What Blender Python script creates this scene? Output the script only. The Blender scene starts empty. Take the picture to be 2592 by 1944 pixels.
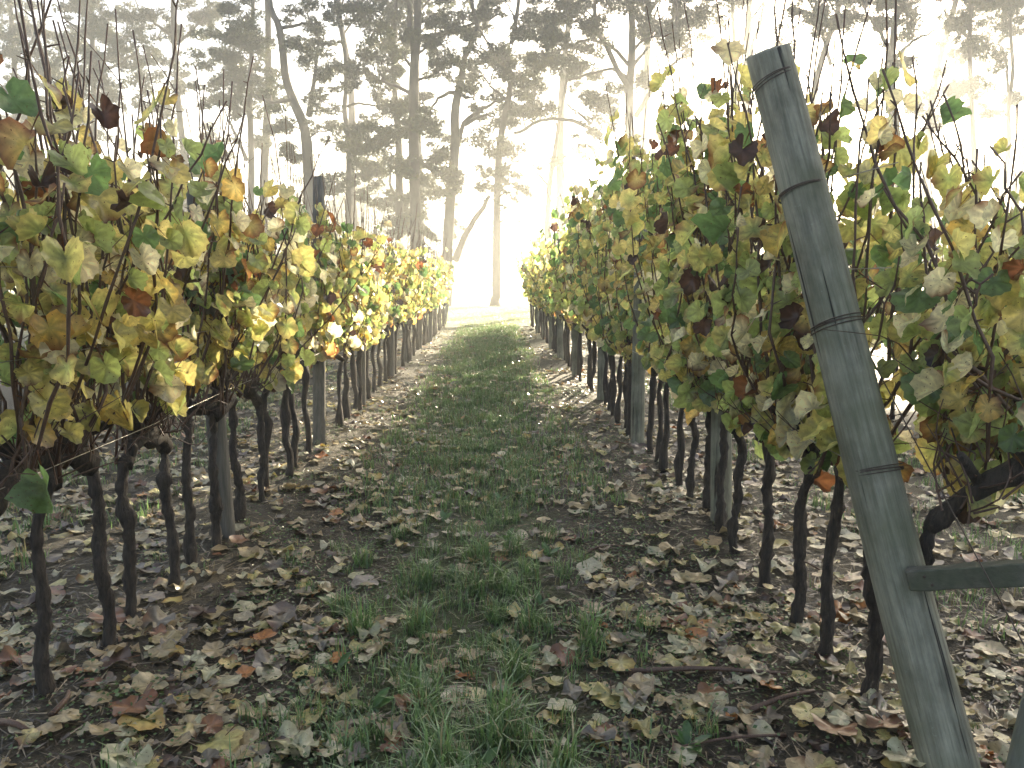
import bpy, math, random
import numpy as np
from mathutils import Matrix, Vector

R = math.radians
S = bpy.context.scene
COL = S.collection
rng = np.random.RandomState(11)
random.seed(5)

# ------------------------------------------------------------------ camera
CAM_H, FPX, CX, CY = 1.45, 2016.0, 1296.0, 972.0
PITCH, YAW = R(7.38), R(1.48)
cam = bpy.data.objects.new('camera', bpy.data.cameras.new('camera'))
COL.objects.link(cam); S.camera = cam
cam.data.sensor_width = 36; cam.data.lens = 28.0
cam.data.clip_start = 0.05; cam.data.clip_end = 2000
cam.location = (0, 0, CAM_H); cam.rotation_euler = (R(90) - PITCH, 0, -YAW)
CAMM = np.array(cam.rotation_euler.to_matrix())

def ray(px, py):
    d = CAMM @ np.array([(px - CX) / FPX, (CY - py) / FPX, -1.0])
    return d / np.linalg.norm(d)
def at(px, py, Y):
    d = ray(px, py)
    return np.array([0, 0, CAM_H]) + d * (Y / d[1])
def on_ground(px, py):
    d = ray(px, py)
    return np.array([0, 0, CAM_H]) - d * (CAM_H / d[2])

# ------------------------------------------------------------------ sky, sun, exposure
SUN = ray(2190, -190)
el = math.asin(SUN[2]); az = math.atan2(SUN[0], SUN[1])
w = bpy.data.worlds.new('World'); S.world = w; w.use_nodes = True
nt = w.node_tree; nt.nodes.clear()
sky = nt.nodes.new('ShaderNodeTexSky'); sky.sky_type = 'NISHITA'; sky.sun_disc = False
sky.sun_elevation = el; sky.sun_rotation = az
sky.air_density = 1.0; sky.dust_density = 2.5; sky.ozone_density = 1.0
bg = nt.nodes.new('ShaderNodeBackground'); bg.inputs[1].default_value = 0.05
wo = nt.nodes.new('ShaderNodeOutputWorld')
nt.links.new(sky.outputs[0], bg.inputs[0]); nt.links.new(bg.outputs[0], wo.inputs[0])
sun = bpy.data.objects.new('sun', bpy.data.lights.new('sun', 'SUN'))
COL.objects.link(sun)
sun.data.energy = 5.0; sun.data.angle = R(0.6); sun.data.color = (1.0, 0.86, 0.62)
sun.rotation_euler = Vector(SUN).to_track_quat('Z', 'Y').to_euler()
S.view_settings.view_transform = 'Standard'; S.view_settings.look = 'None'
S.view_settings.gamma = 1.0; S.view_settings.exposure = 2.82
HAZE_DENSITY, HAZE_G = 0.0048, 0.48
S.render.engine = 'CYCLES'
S.cycles.use_denoising = True
S.cycles.max_bounces = 6; S.cycles.diffuse_bounces = 3; S.cycles.glossy_bounces = 2
S.cycles.transmission_bounces = 4; S.cycles.volume_bounces = 1; S.cycles.transparent_max_bounces = 6
S.cycles.sample_clamp_indirect = 4.0
S.cycles.caustics_reflective = False; S.cycles.caustics_refractive = False

# ------------------------------------------------------------------ materials
def mat(name):
    m = bpy.data.materials.new(name); m.use_nodes = True
    m.node_tree.nodes.clear(); return m, m.node_tree.nodes, m.node_tree.links
def out(n, l, s):
    o = n.new('ShaderNodeOutputMaterial'); l.new(s, o.inputs[0])
def noise(n, l, scale, detail=4, coord=None, rough=0.6):
    t = n.new('ShaderNodeTexNoise'); t.inputs['Scale'].default_value = scale
    t.inputs['Detail'].default_value = detail; t.inputs['Roughness'].default_value = rough
    if coord is not None: l.new(coord, t.inputs['Vector'])
    return t
def ramp(n, l, fac, stops):
    r = n.new('ShaderNodeValToRGB'); l.new(fac, r.inputs[0])
    e = r.color_ramp.elements
    while len(e) < len(stops): e.new(0.5)
    for k, (p, c) in enumerate(stops):
        e[k].position = p; e[k].color = (*c, 1)
    return r
def mixrgb(n, l, typ, fac, a, b):
    m = n.new('ShaderNodeMix'); m.data_type = 'RGBA'; m.blend_type = typ
    for v, k in ((fac, 0), (a, 6), (b, 7)):
        if hasattr(v, 'is_linked'): l.new(v, m.inputs[k])
        elif k == 0: m.inputs[0].default_value = v
        else: m.inputs[k].default_value = (*v, 1)
    return m.outputs[2]
def bump(n, l, h, strength, dist):
    b = n.new('ShaderNodeBump'); b.inputs['Strength'].default_value = strength
    b.inputs['Distance'].default_value = dist; l.new(h, b.inputs['Height']); return b.outputs[0]

def leaf_material(name, trans, rough, spec, spots=True, tgain=1.25, coordscale=1.0):
    m, n, l = mat(name)
    a = n.new('ShaderNodeVertexColor'); a.layer_name = 'col'
    g = n.new('ShaderNodeNewGeometry')
    ns = noise(n, l, 55 * coordscale, 3, g.outputs['Position'])
    c = mixrgb(n, l, 'MULTIPLY', 0.75, a.outputs[0],
               ramp(n, l, ns.outputs[0], [(0.3, (0.74, 0.72, 0.66)), (0.6, (1.1, 1.1, 1.05))]).outputs[0])
    if spots:
        n2 = noise(n, l, 130 * coordscale, 2, g.outputs['Position'])
        sp = ramp(n, l, n2.outputs[0], [(0.66, (0, 0, 0)), (0.71, (1, 1, 1))])
        c = mixrgb(n, l, 'MIX', sp.outputs[0], c, (0.09, 0.035, 0.012))
    p = n.new('ShaderNodeBsdfPrincipled'); l.new(c, p.inputs['Base Color'])
    p.inputs['Roughness'].default_value = rough
    p.inputs['Specular IOR Level'].default_value = spec
    p.inputs['Coat Weight'].default_value = .45; p.inputs['Coat Roughness'].default_value = .22
    bn = bump(n, l, ns.outputs[0], 0.35, 0.004); l.new(bn, p.inputs['Normal'])
    t = n.new('ShaderNodeBsdfTranslucent')
    hs = n.new('ShaderNodeHueSaturation'); hs.inputs['Saturation'].default_value = 1.0
    hs.inputs['Value'].default_value = tgain; l.new(c, hs.inputs['Color']); l.new(hs.outputs[0], t.inputs[0])
    x = n.new('ShaderNodeMixShader'); x.inputs[0].default_value = trans
    l.new(p.outputs[0], x.inputs[1]); l.new(t.outputs[0], x.inputs[2]); out(n, l, x.outputs[0])
    return m

def bark_material(name, c0, c1, scale, rough=0.75, stretch=(1, 1, 0.25), moss=None, bd=0.01):
    m, n, l = mat(name)
    tc = n.new('ShaderNodeTexCoord'); mp = n.new('ShaderNodeMapping')
    mp.inputs['Scale'].default_value = stretch; l.new(tc.outputs['Object'], mp.inputs[0])
    ns = noise(n, l, scale, 6, mp.outputs[0], 0.7)
    c = ramp(n, l, ns.outputs[0], [(0.3, c0), (0.7, c1)]).outputs[0]
    if moss:
        nm = noise(n, l, scale * 0.12, 3, tc.outputs['Object'])
        c = mixrgb(n, l, 'MIX', ramp(n, l, nm.outputs[0], [(0.42, (0, 0, 0)), (0.62, (0.75,) * 3)]).outputs[0], c, moss)
    p = n.new('ShaderNodeBsdfPrincipled'); l.new(c, p.inputs['Base Color'])
    p.inputs['Roughness'].default_value = rough
    l.new(bump(n, l, ns.outputs[0], 0.9, bd), p.inputs['Normal']); out(n, l, p.outputs[0])
    return m

def plain(name, c, rough=0.5, metal=0.0):
    m, n, l = mat(name)
    tc = n.new('ShaderNodeTexCoord'); ns = noise(n, l, 60, 3, tc.outputs['Object'])
    cc = mixrgb(n, l, 'MULTIPLY', 0.5, c, ramp(n, l, ns.outputs[0], [(0.3, (0.5, 0.45, 0.4)), (0.7, (1, 1, 1))]).outputs[0])
    p = n.new('ShaderNodeBsdfPrincipled'); l.new(cc, p.inputs['Base Color'])
    p.inputs['Roughness'].default_value = rough; p.inputs['Metallic'].default_value = metal
    out(n, l, p.outputs[0]); return m

M_LEAF = leaf_material('vine_leaf', 0.68, 0.34, 0.8, tgain=1.75)
M_LITTER = leaf_material('fallen_leaf', 0.2, 0.45, 0.6)
M_GRASS = leaf_material('grass_blade', 0.4, 0.35, 0.7, spots=False)
M_NEEDLE = leaf_material('pine_needles', 0.35, 0.6, 0.3, spots=False, coordscale=0.05)
M_VINE = bark_material('vine_bark', (0.007, 0.005, 0.004), (0.075, 0.056, 0.043), 75, 0.8, (1, 1, 0.16), bd=0.02)
M_CANE = bark_material('cane_bark', (0.045, 0.022, 0.014), (0.13, 0.07, 0.045), 120, 0.5, (1, 1, 0.15), bd=0.002)
M_TREE = bark_material('tree_bark', (0.04, 0.034, 0.028), (0.11, 0.09, 0.072), 4, 0.9, (1, 1, 0.3), bd=0.05)
M_TIMBER = bark_material('weathered_timber', (0.095, 0.10, 0.085), (0.235, 0.245, 0.215), 40, 0.75, (1, 1, 0.07), moss=(0.10, 0.12, 0.07), bd=0.003)
M_OLDPOST = bark_material('old_post_timber', (0.06, 0.055, 0.045), (0.17, 0.155, 0.13), 50, 0.8, (1, 1, 0.08), bd=0.004)
def post_material():
    m, n, l = mat('weathered_post')
    tc = n.new('ShaderNodeTexCoord'); P = tc.outputs['Object']
    def mp(sc):
        q = n.new('ShaderNodeMapping'); q.inputs['Scale'].default_value = sc; l.new(P, q.inputs[0]); return q.outputs[0]
    grain = noise(n, l, 70, 6, mp((1, 1, .045)), .7); crack = noise(n, l, 30, 3, mp((1, 1, .03)), .6)
    blot = noise(n, l, 9, 5, mp((1, 1, .5)), .65); lich = noise(n, l, 55, 4, P, .7); big = noise(n, l, 3.2, 3, P)
    c = ramp(n, l, grain.outputs[0], [(.3, (.13, .132, .104)), (.7, (.34, .335, .275))]).outputs[0]
    c = mixrgb(n, l, 'MULTIPLY', .8, c, ramp(n, l, blot.outputs[0], [(.33, (.42, .40, .34)), (.6, (1.1, 1.08, 1.0))]).outputs[0])
    c = mixrgb(n, l, 'MIX', ramp(n, l, big.outputs[0], [(.45, (0, 0, 0)), (.65, (.65, .65, .65))]).outputs[0], c, (.085, .095, .045))
    c = mixrgb(n, l, 'MIX', ramp(n, l, lich.outputs[0], [(.66, (0, 0, 0)), (.72, (.5, .5, .5))]).outputs[0], c, (.30, .32, .26))
    k = ramp(n, l, crack.outputs[0], [(.345, (1, 1, 1)), (.375, (0, 0, 0))]).outputs[0]
    c = mixrgb(n, l, 'MIX', k, c, (.02, .018, .015))
    p = n.new('ShaderNodeBsdfPrincipled'); l.new(c, p.inputs['Base Color']); p.inputs['Roughness'].default_value = .8
    h = n.new('ShaderNodeMath'); h.operation = 'SUBTRACT'; l.new(grain.outputs[0], h.inputs[0]); l.new(k, h.inputs[1])
    l.new(bump(n, l, h.outputs[0], 1.0, .004), p.inputs['Normal']); out(n, l, p.outputs[0]); return m
M_POST = post_material()
M_RAIL = bark_material('old_rail_timber', (0.05, 0.045, 0.036), (0.17, 0.155, 0.125), 60, 0.8, (0.06, 1, 1), moss=(0.06, 0.07, 0.04), bd=0.003)
M_WIRE = plain('rusty_wire', (0.10, 0.075, 0.06), 0.5, 0.6)
M_STEEL = plain('bright_wire', (0.45, 0.43, 0.40), 0.32, 1.0)

def ground_material():
    m, n, l = mat('vineyard_ground')
    tc = n.new('ShaderNodeTexCoord'); P = tc.outputs['Object']
    sx = n.new('ShaderNodeSeparateXYZ'); l.new(P, sx.inputs[0])
    big = noise(n, l, 1.6, 5, P); fine = noise(n, l, 38, 6, P, 0.75); mid = noise(n, l, 9, 5, P, 0.7)
    soil = ramp(n, l, fine.outputs[0], [(0.28, (0.016, 0.012, 0.009)), (0.5, (0.045, 0.034, 0.026)), (0.72, (0.12, 0.09, 0.065))]).outputs[0]
    grass = ramp(n, l, fine.outputs[0], [(0.3, (0.022, 0.032, 0.012)), (0.7, (0.085, 0.105, 0.038))]).outputs[0]
    # distance from the grass strip's centre line, roughened
    ab = n.new('ShaderNodeMath'); ab.operation = 'ADD'; ab.inputs[1].default_value = 0.12; l.new(sx.outputs[0], ab.inputs[0])
    aa = n.new('ShaderNodeMath'); aa.operation = 'ABSOLUTE'; l.new(ab.outputs[0], aa.inputs[0])
    mu = n.new('ShaderNodeMath'); mu.operation = 'MULTIPLY_ADD'; mu.inputs[1].default_value = 0.9; l.new(mid.outputs[0], mu.inputs[0]); l.new(aa.outputs[0], mu.inputs[2])
    k = ramp(n, l, mu.outputs[0], [(0.75, (1, 1, 1)), (1.0, (0.15, 0.15, 0.15))]).outputs[0]
    far = n.new('ShaderNodeMapRange'); far.inputs[1].default_value = 9; far.inputs[2].default_value = 27; l.new(sx.outputs[1], far.inputs[0])
    mx = n.new('ShaderNodeMath'); mx.operation = 'MAXIMUM'; l.new(k, mx.inputs[0]); l.new(far.outputs[0], mx.inputs[1])
    c = mixrgb(n, l, 'MIX', mx.outputs[0], soil, grass)
    c = mixrgb(n, l, 'MULTIPLY', 0.5, c, ramp(n, l, big.outputs[0], [(0.3, (0.6, 0.6, 0.6)), (0.7, (1.2, 1.15, 1.0))]).outputs[0])
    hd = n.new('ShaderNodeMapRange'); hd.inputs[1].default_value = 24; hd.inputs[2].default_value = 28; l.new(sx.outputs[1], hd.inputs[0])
    c = mixrgb(n, l, 'MIX', hd.outputs[0], c, ramp(n, l, mid.outputs[0], [(.3, (.34, .34, .22)), (.7, (.46, .45, .32))]).outputs[0])  # headland: dew and sun glare put into a paler ground colour
    p = n.new('ShaderNodeBsdfPrincipled'); l.new(c, p.inputs['Base Color']); p.inputs['Roughness'].default_value = 0.7
    p.inputs['Specular IOR Level'].default_value = 0.3
    l.new(bump(n, l, fine.outputs[0], 0.9, 0.02), p.inputs['Normal']); out(n, l, p.outputs[0])
    return m
M_GROUND = ground_material()

# ------------------------------------------------------------------ mesh helpers
def mesh_np(name, V, T, cols=None, smooth=True, m=None):
    V = np.asarray(V, np.float32).reshape(-1, 3); T = np.asarray(T, np.int32).reshape(-1, 3)
    me = bpy.data.meshes.new(name)
    me.vertices.add(len(V)); me.vertices.foreach_set('co', V.ravel())
    me.loops.add(len(T) * 3); me.loops.foreach_set('vertex_index', T.ravel())
    me.polygons.add(len(T)); me.polygons.foreach_set('loop_start', np.arange(0, len(T) * 3, 3, dtype=np.int32))
    me.polygons.foreach_set('use_smooth', np.full(len(T), smooth))
    if cols is not None:
        c = np.ones((len(V), 4), np.float32); c[:, :3] = np.clip(cols, 0, 1)
        at_ = me.color_attributes.new('col', 'FLOAT_COLOR', 'POINT'); at_.data.foreach_set('color', c.ravel())
    me.update(calc_edges=True)
    if m: me.materials.append(m)
    return me
def link(name, me, parent=None, loc=None):
    o = bpy.data.objects.new(name, me); COL.objects.link(o)
    if parent: o.parent = parent
    if loc is not None: o.location = loc
    return o
def tag(o, label=None, cat=None, group=None, kind=None):
    if label: o['label'] = label
    if cat: o['category'] = cat
    if group: o['group'] = group
    if kind: o['kind'] = kind
    return o
def empty(name, loc, label, cat, group=None):
    o = bpy.data.objects.new(name, None); COL.objects.link(o); o.location = loc
    o.empty_display_size = 0.1
    return tag(o, label, cat, group)

class MB:
    def __init__(s): s.V, s.T, s.n = [], [], 0
    def add(s, V, T):
        s.V.append(np.asarray(V, float)); s.T.append(np.asarray(T, int) + s.n); s.n += len(V)
    def mesh(s, name, m, smooth=True, off=None):
        V = np.concatenate(s.V)
        if off is not None: V = V - np.asarray(off)
        return mesh_np(name, V, np.concatenate(s.T), None, smooth, m)

def spline(pts, n):
    P = np.asarray(pts, float)
    if len(P) == 2: return P[0] + (P[1] - P[0]) * np.linspace(0, 1, n)[:, None]
    Q = np.vstack([2 * P[0] - P[1], P, 2 * P[-1] - P[-2]])
    t = np.linspace(0, len(P) - 1 - 1e-6, n); i = t.astype(int); f = (t - i)[:, None]
    a, b, c, d = Q[i], Q[i + 1], Q[i + 2], Q[i + 3]
    return 0.5 * (2 * b + (c - a) * f + (2 * a - 5 * b + 4 * c - d) * f ** 2 + (3 * b - a - 3 * c + d) * f ** 3)

def tube(mb, P, rad, sides=7, lump=0.0, cap=True):
    P = np.asarray(P, float); n = len(P); rad = np.broadcast_to(np.asarray(rad, float), (n,))
    tg = np.gradient(P, axis=0); tg /= np.linalg.norm(tg, axis=1)[:, None] + 1e-9
    ref = np.array([0, 1, 0]) if abs(tg[:, 1]).mean() < 0.8 else np.array([1, 0, 0])
    u = np.cross(tg, ref); u /= np.linalg.norm(u, axis=1)[:, None] + 1e-9
    v = np.cross(tg, u)
    th = np.arange(sides) / sides * 2 * np.pi
    rr = rad[:, None] * (1 + lump * rng.uniform(-1, 1, (n, sides)))
    V = P[:, None] + (u[:, None] * np.cos(th)[None, :, None] + v[:, None] * np.sin(th)[None, :, None]) * rr[:, :, None]
    V = V.reshape(-1, 3)
    T = []
    for i in range(n - 1):
        for j in range(sides):
            a, b = i * sides + j, i * sides + (j + 1) % sides
            T += [(a, b, b + sides), (a, b + sides, a + sides)]
    if cap:
        V = np.vstack([V, P[0], P[-1]]); c0, c1 = n * sides, n * sides + 1
        for j in range(sides):
            T += [(c0, (j + 1) % sides, j), (c1, (n - 1) * sides + j, (n - 1) * sides + (j + 1) % sides)]
    mb.add(V, T)

def norm(a): return a / (np.linalg.norm(a, axis=-1, keepdims=True) + 1e-9)

# ------------------------------------------------------------------ leaves
# colours (linear): where on the leaf and how ripe
C_GREEN, C_LIME, C_YEL = np.array([.10, .17, .06]), np.array([.29, .35, .12]), np.array([.50, .44, .16])
C_GOLD, C_PALE, C_BROWN = np.array([.52, .36, .09]), np.array([.58, .54, .36]), np.array([.14, .055, .022])
C_DARK, C_TAN, C_OR = np.array([.045, .024, .018]), np.array([.29, .225, .12]), np.array([.40, .15, .03])
C_GREY = np.array([.17, .14, .11])

def leaf_shape(r, spokes=26, petiole=0.55, curl=0.25, fold=0.3, wave=0.08):
    """unit leaf in its plane: petiole from the origin along +y, blade beyond it; returns verts, tris, edge, angle"""
    th = np.linspace(-np.pi, np.pi, spokes, endpoint=False) + np.pi / spokes
    lob = 1 - 0.10 * np.abs(np.sin(th * 2.5)) ** 1.3
    lob *= 0.80 + 0.20 * np.cos(th / 2) ** 2
    sinus = 1 - 0.42 * np.exp(-((np.abs(th) - np.pi) / 0.28) ** 2)
    ser = 1 + 0.045 * np.where(np.arange(spokes) % 2 == 0, 1, -1) + r.uniform(-.03, .03, spokes)
    ro = 0.62 * lob * sinus * ser
    x0, y0 = ro * np.sin(th), ro * np.cos(th)
    ring = lambda k: np.stack([x0 * k, y0 * k, 0 * x0], 1)
    V = np.vstack([[[0, 0, 0]], ring(0.55), ring(1.0)])
    rad = np.hypot(V[:, 0], V[:, 1])
    edge = np.concatenate([[0], np.full(spokes, .5), np.ones(spokes)])
    ang = np.concatenate([[0], th, th])
    ph = r.uniform(0, 6.28, 3)
    f = fold * r.uniform(.4, 1.4); cu = curl * r.uniform(-.7, 1.5); tw = r.uniform(-.35, .35)
    V[:, 2] += f * np.abs(V[:, 0]) + cu * V[:, 1] ** 2 * 1.3 + tw * V[:, 0] * V[:, 1] * 1.5
    V[:, 2] += wave * edge * (np.sin(ang * 3 + ph[0]) + .7 * np.sin(ang * 5 + ph[1]))
    V[:, 0] *= 1 - 0.25 * min(1, f * 1.2)
    V[:, 1] += petiole + 0.32
    T = []
    for j in range(spokes):
        k = (j + 1) % spokes
        a, b, c, d = 1 + j, 1 + k, 1 + spokes + j, 1 + spokes + k
        if j == spokes - 1:      # the sinus stays open
            T += [(0, a, b)]; continue
        T += [(0, a, b), (a, c, d), (a, d, b)]
    # petiole strip
    n0 = len(V)
    if petiole > 0.05:
        w_ = 0.022
        V = np.vstack([V, [[-w_, 0, 0], [w_, 0, 0], [0, petiole + .32, V[0, 2] + .004], [0, 0, w_ * 1.6]]])
        T += [(n0, n0 + 1, n0 + 2), (n0 + 1, n0 + 3, n0 + 2), (n0 + 3, n0, n0 + 2)]
        edge = np.concatenate([edge, [-1] * 4]); ang = np.concatenate([ang, [0] * 4])
    return V, np.array(T), edge, ang

def leaf_colour(r, kind, edge, ang):
    """colour per vertex of one leaf"""
    jit = lambda c, s=.12: c * (1 + r.uniform(-s, s)) * (1 + r.uniform(-.05, .05, 3))
    inner, outer, burn = {
        'green': (C_GREEN, C_GREEN * 1.15, .05), 'lime': (C_LIME * .7, C_LIME, .12), 'yelgreen': (C_LIME, C_YEL, .25),
        'yellow': (C_YEL * .92, C_YEL, .35), 'gold': (C_YEL, C_GOLD, .6), 'pale': (C_PALE * .9, C_PALE, .25),
        'burnt': (C_YEL * .8, C_BROWN * 1.5, 1.0), 'brown': (C_BROWN * 1.6, C_BROWN, .4), 'dark': (C_DARK * 1.4, C_DARK, .0),
        'tan': (C_TAN, C_TAN * 1.05, .15), 'orange': (C_OR, C_OR * .8, .4), 'grey': (C_GREY, C_GREY * .9, .1)}[kind]
    inner, outer = jit(inner), jit(outer)
    e = np.clip(edge, 0, 1)[:, None]
    c = inner * (1 - e) + outer * e
    ph, wdt = r.uniform(-np.pi, np.pi), r.uniform(.35, 1.1)
    da = np.abs((ang - ph + np.pi) % (2 * np.pi) - np.pi)
    patch = np.exp(-(da / wdt) ** 2) * np.clip(edge * 1.5 - .35, 0, 1) * (burn > r.uniform(0, .7))
    rim = np.clip(edge - .6, 0, 1) * burn * r.uniform(0, 1.6, len(edge))
    k = np.clip(patch * 1.2 + rim, 0, 1)[:, None]
    c = c * (1 - k) + jit(C_BROWN, .4) * k
    dv = np.min([np.abs(ang - q) for q in (0, .72, -.72, 1.5, -1.5, 2.35, -2.35)], 0)
    vein = np.where((edge > .2) & (edge < .8), np.where(dv < .13, 1.3, .90), 1.0)[:, None]
    c *= vein * r.uniform(.88, 1.1, (len(edge), 1))
    c[edge < -.5] = (.16, .07, .03)
    return c

HANG_KINDS = ['green', 'lime', 'yelgreen', 'yellow', 'gold', 'pale', 'burnt', 'brown', 'dark']
LEFT_P = np.array([.08, .18, .22, .19, .07, .16, .06, .02, .02])
RIGHT_P = np.array([.16, .24, .23, .11, .03, .13, .05, .02, .03])
LIT_KINDS = ['tan', 'pale', 'yellow', 'grey', 'brown', 'dark', 'orange', 'gold']
LIT_P = np.array([.33, .24, .13, .10, .05, .08, .02, .05])
lr = np.random.RandomState(3)
LIT_DARK = {'pale': .66, 'yellow': .72, 'gold': .75}
LEAF_MESH = {k: [] for k in HANG_KINDS}
for k in HANG_KINDS:
    for _ in range(9):
        crisp = k in ('brown', 'dark')
        V, T, e, a = leaf_shape(lr, 26, .5, .5 if crisp else .3, .75 if crisp else lr.choice([.1, .3, .6, 1.1, 1.6]), .14 if crisp else .07)
        LEAF_MESH[k].append(mesh_np('leaf_' + k, V, T, leaf_colour(lr, k, e, a), True, M_LEAF))
LIT_SHAPE = [leaf_shape(lr, 15, .0, lr.choice([.05, .2, .45]), lr.choice([.04, .12, .3]), lr.choice([.04, .07, .12])) for _ in range(24)]
LIT_MESH = {k: [] for k in LIT_KINDS}
for k in LIT_KINDS:
    for s in range(5):
        V, T, e, a = leaf_shape(lr, 26, .3, lr.choice([.05, .2, .45]), lr.choice([.04, .12, .3]), lr.choice([.04, .08, .13]))
        V = V - [0, .6, 0]
        LIT_MESH[k].append(mesh_np('fallen_' + k, V, T, leaf_colour(lr, k, e, a) * LIT_DARK.get(k, 1), True, M_LITTER))
FAR_SHAPE = [leaf_shape(lr, 12, .0, .3, .35, .05) for _ in range(10)]
MID_SHAPE = [leaf_shape(lr, 18, .3, .3, .35, .06) for _ in range(12)]

def frames(v, nrm):
    """orthonormal leaf frames: v = towards the tip, nrm = rough facing"""
    v = norm(v); u = norm(np.cross(v, nrm)); n = np.cross(u, v)
    return np.stack([u, v, n], -1)          # columns

def joined_leaves(name, shapes, pos, fr, size, kinds, r, m, off=None):
    Vs, Ts, Cs, n = [], [], [], 0
    for i in range(len(pos)):
        V, T, e, a = shapes[r.randint(len(shapes))]
        Vs.append((V * size[i]) @ fr[i].T + pos[i]); Ts.append(T + n); n += len(V)
        Cs.append(leaf_colour(r, kinds[i], e, a) * (LIT_DARK.get(kinds[i], 1) if m is M_LITTER else 1))
    V = np.concatenate(Vs)
    if off is not None: V = V - np.asarray(off)
    return mesh_np(name, V, np.concatenate(Ts), np.concatenate(Cs), True, m)

# ------------------------------------------------------------------ ground
def ground_z(x, y):
    x, y = np.asarray(x, float), np.asarray(y, float)
    near = np.clip((40 - y) / 10, 0, 1)
    z = .022 * np.sin(x * 1.9 + .5 * np.sin(y * .7)) + .018 * np.sin(y * 1.3 + x) + .012 * np.sin(x * 5.1 + y * 3.3)
    ridge = sum(np.exp(-((x - c) / .35) ** 2) for c in (-4.3, -1.52, 1.29, 4.1)) * .05 * np.clip((27 - y) / 3, 0, 1)
    return (z + ridge) * near - .03
gx = np.concatenate([-np.geomspace(9, 320, 26)[::-1], np.linspace(-8.8, 8.8, 177), np.geomspace(9, 320, 26)])
gy = np.concatenate([[-40, -20, -8, -3], np.linspace(-1, 12, 131), np.linspace(12.3, 34, 73), np.geomspace(35, 320, 34)])
GX, GY = np.meshgrid(gx, gy)
GV = np.stack([GX, GY, ground_z(GX, GY)], -1).reshape(-1, 3)
nx = len(gx); ii, jj = np.meshgrid(np.arange(len(gy) - 1), np.arange(nx - 1), indexing='ij')
a = (ii * nx + jj).ravel()
GT = np.concatenate([np.stack([a, a + 1, a + nx + 1], 1), np.stack([a, a + nx + 1, a + nx], 1)])
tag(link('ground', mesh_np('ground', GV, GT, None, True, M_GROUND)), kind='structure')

# ------------------------------------------------------------------ trees behind the vineyard
K = 864 / 2212.0
c1 = lambda *p: [(x * K, y * K) for x, y in p]
c2 = lambda *p: [(864 + x * K, y * K) for x, y in p]
c3 = lambda *p: [(1728 + x * K, y * K) for x, y in p]
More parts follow.
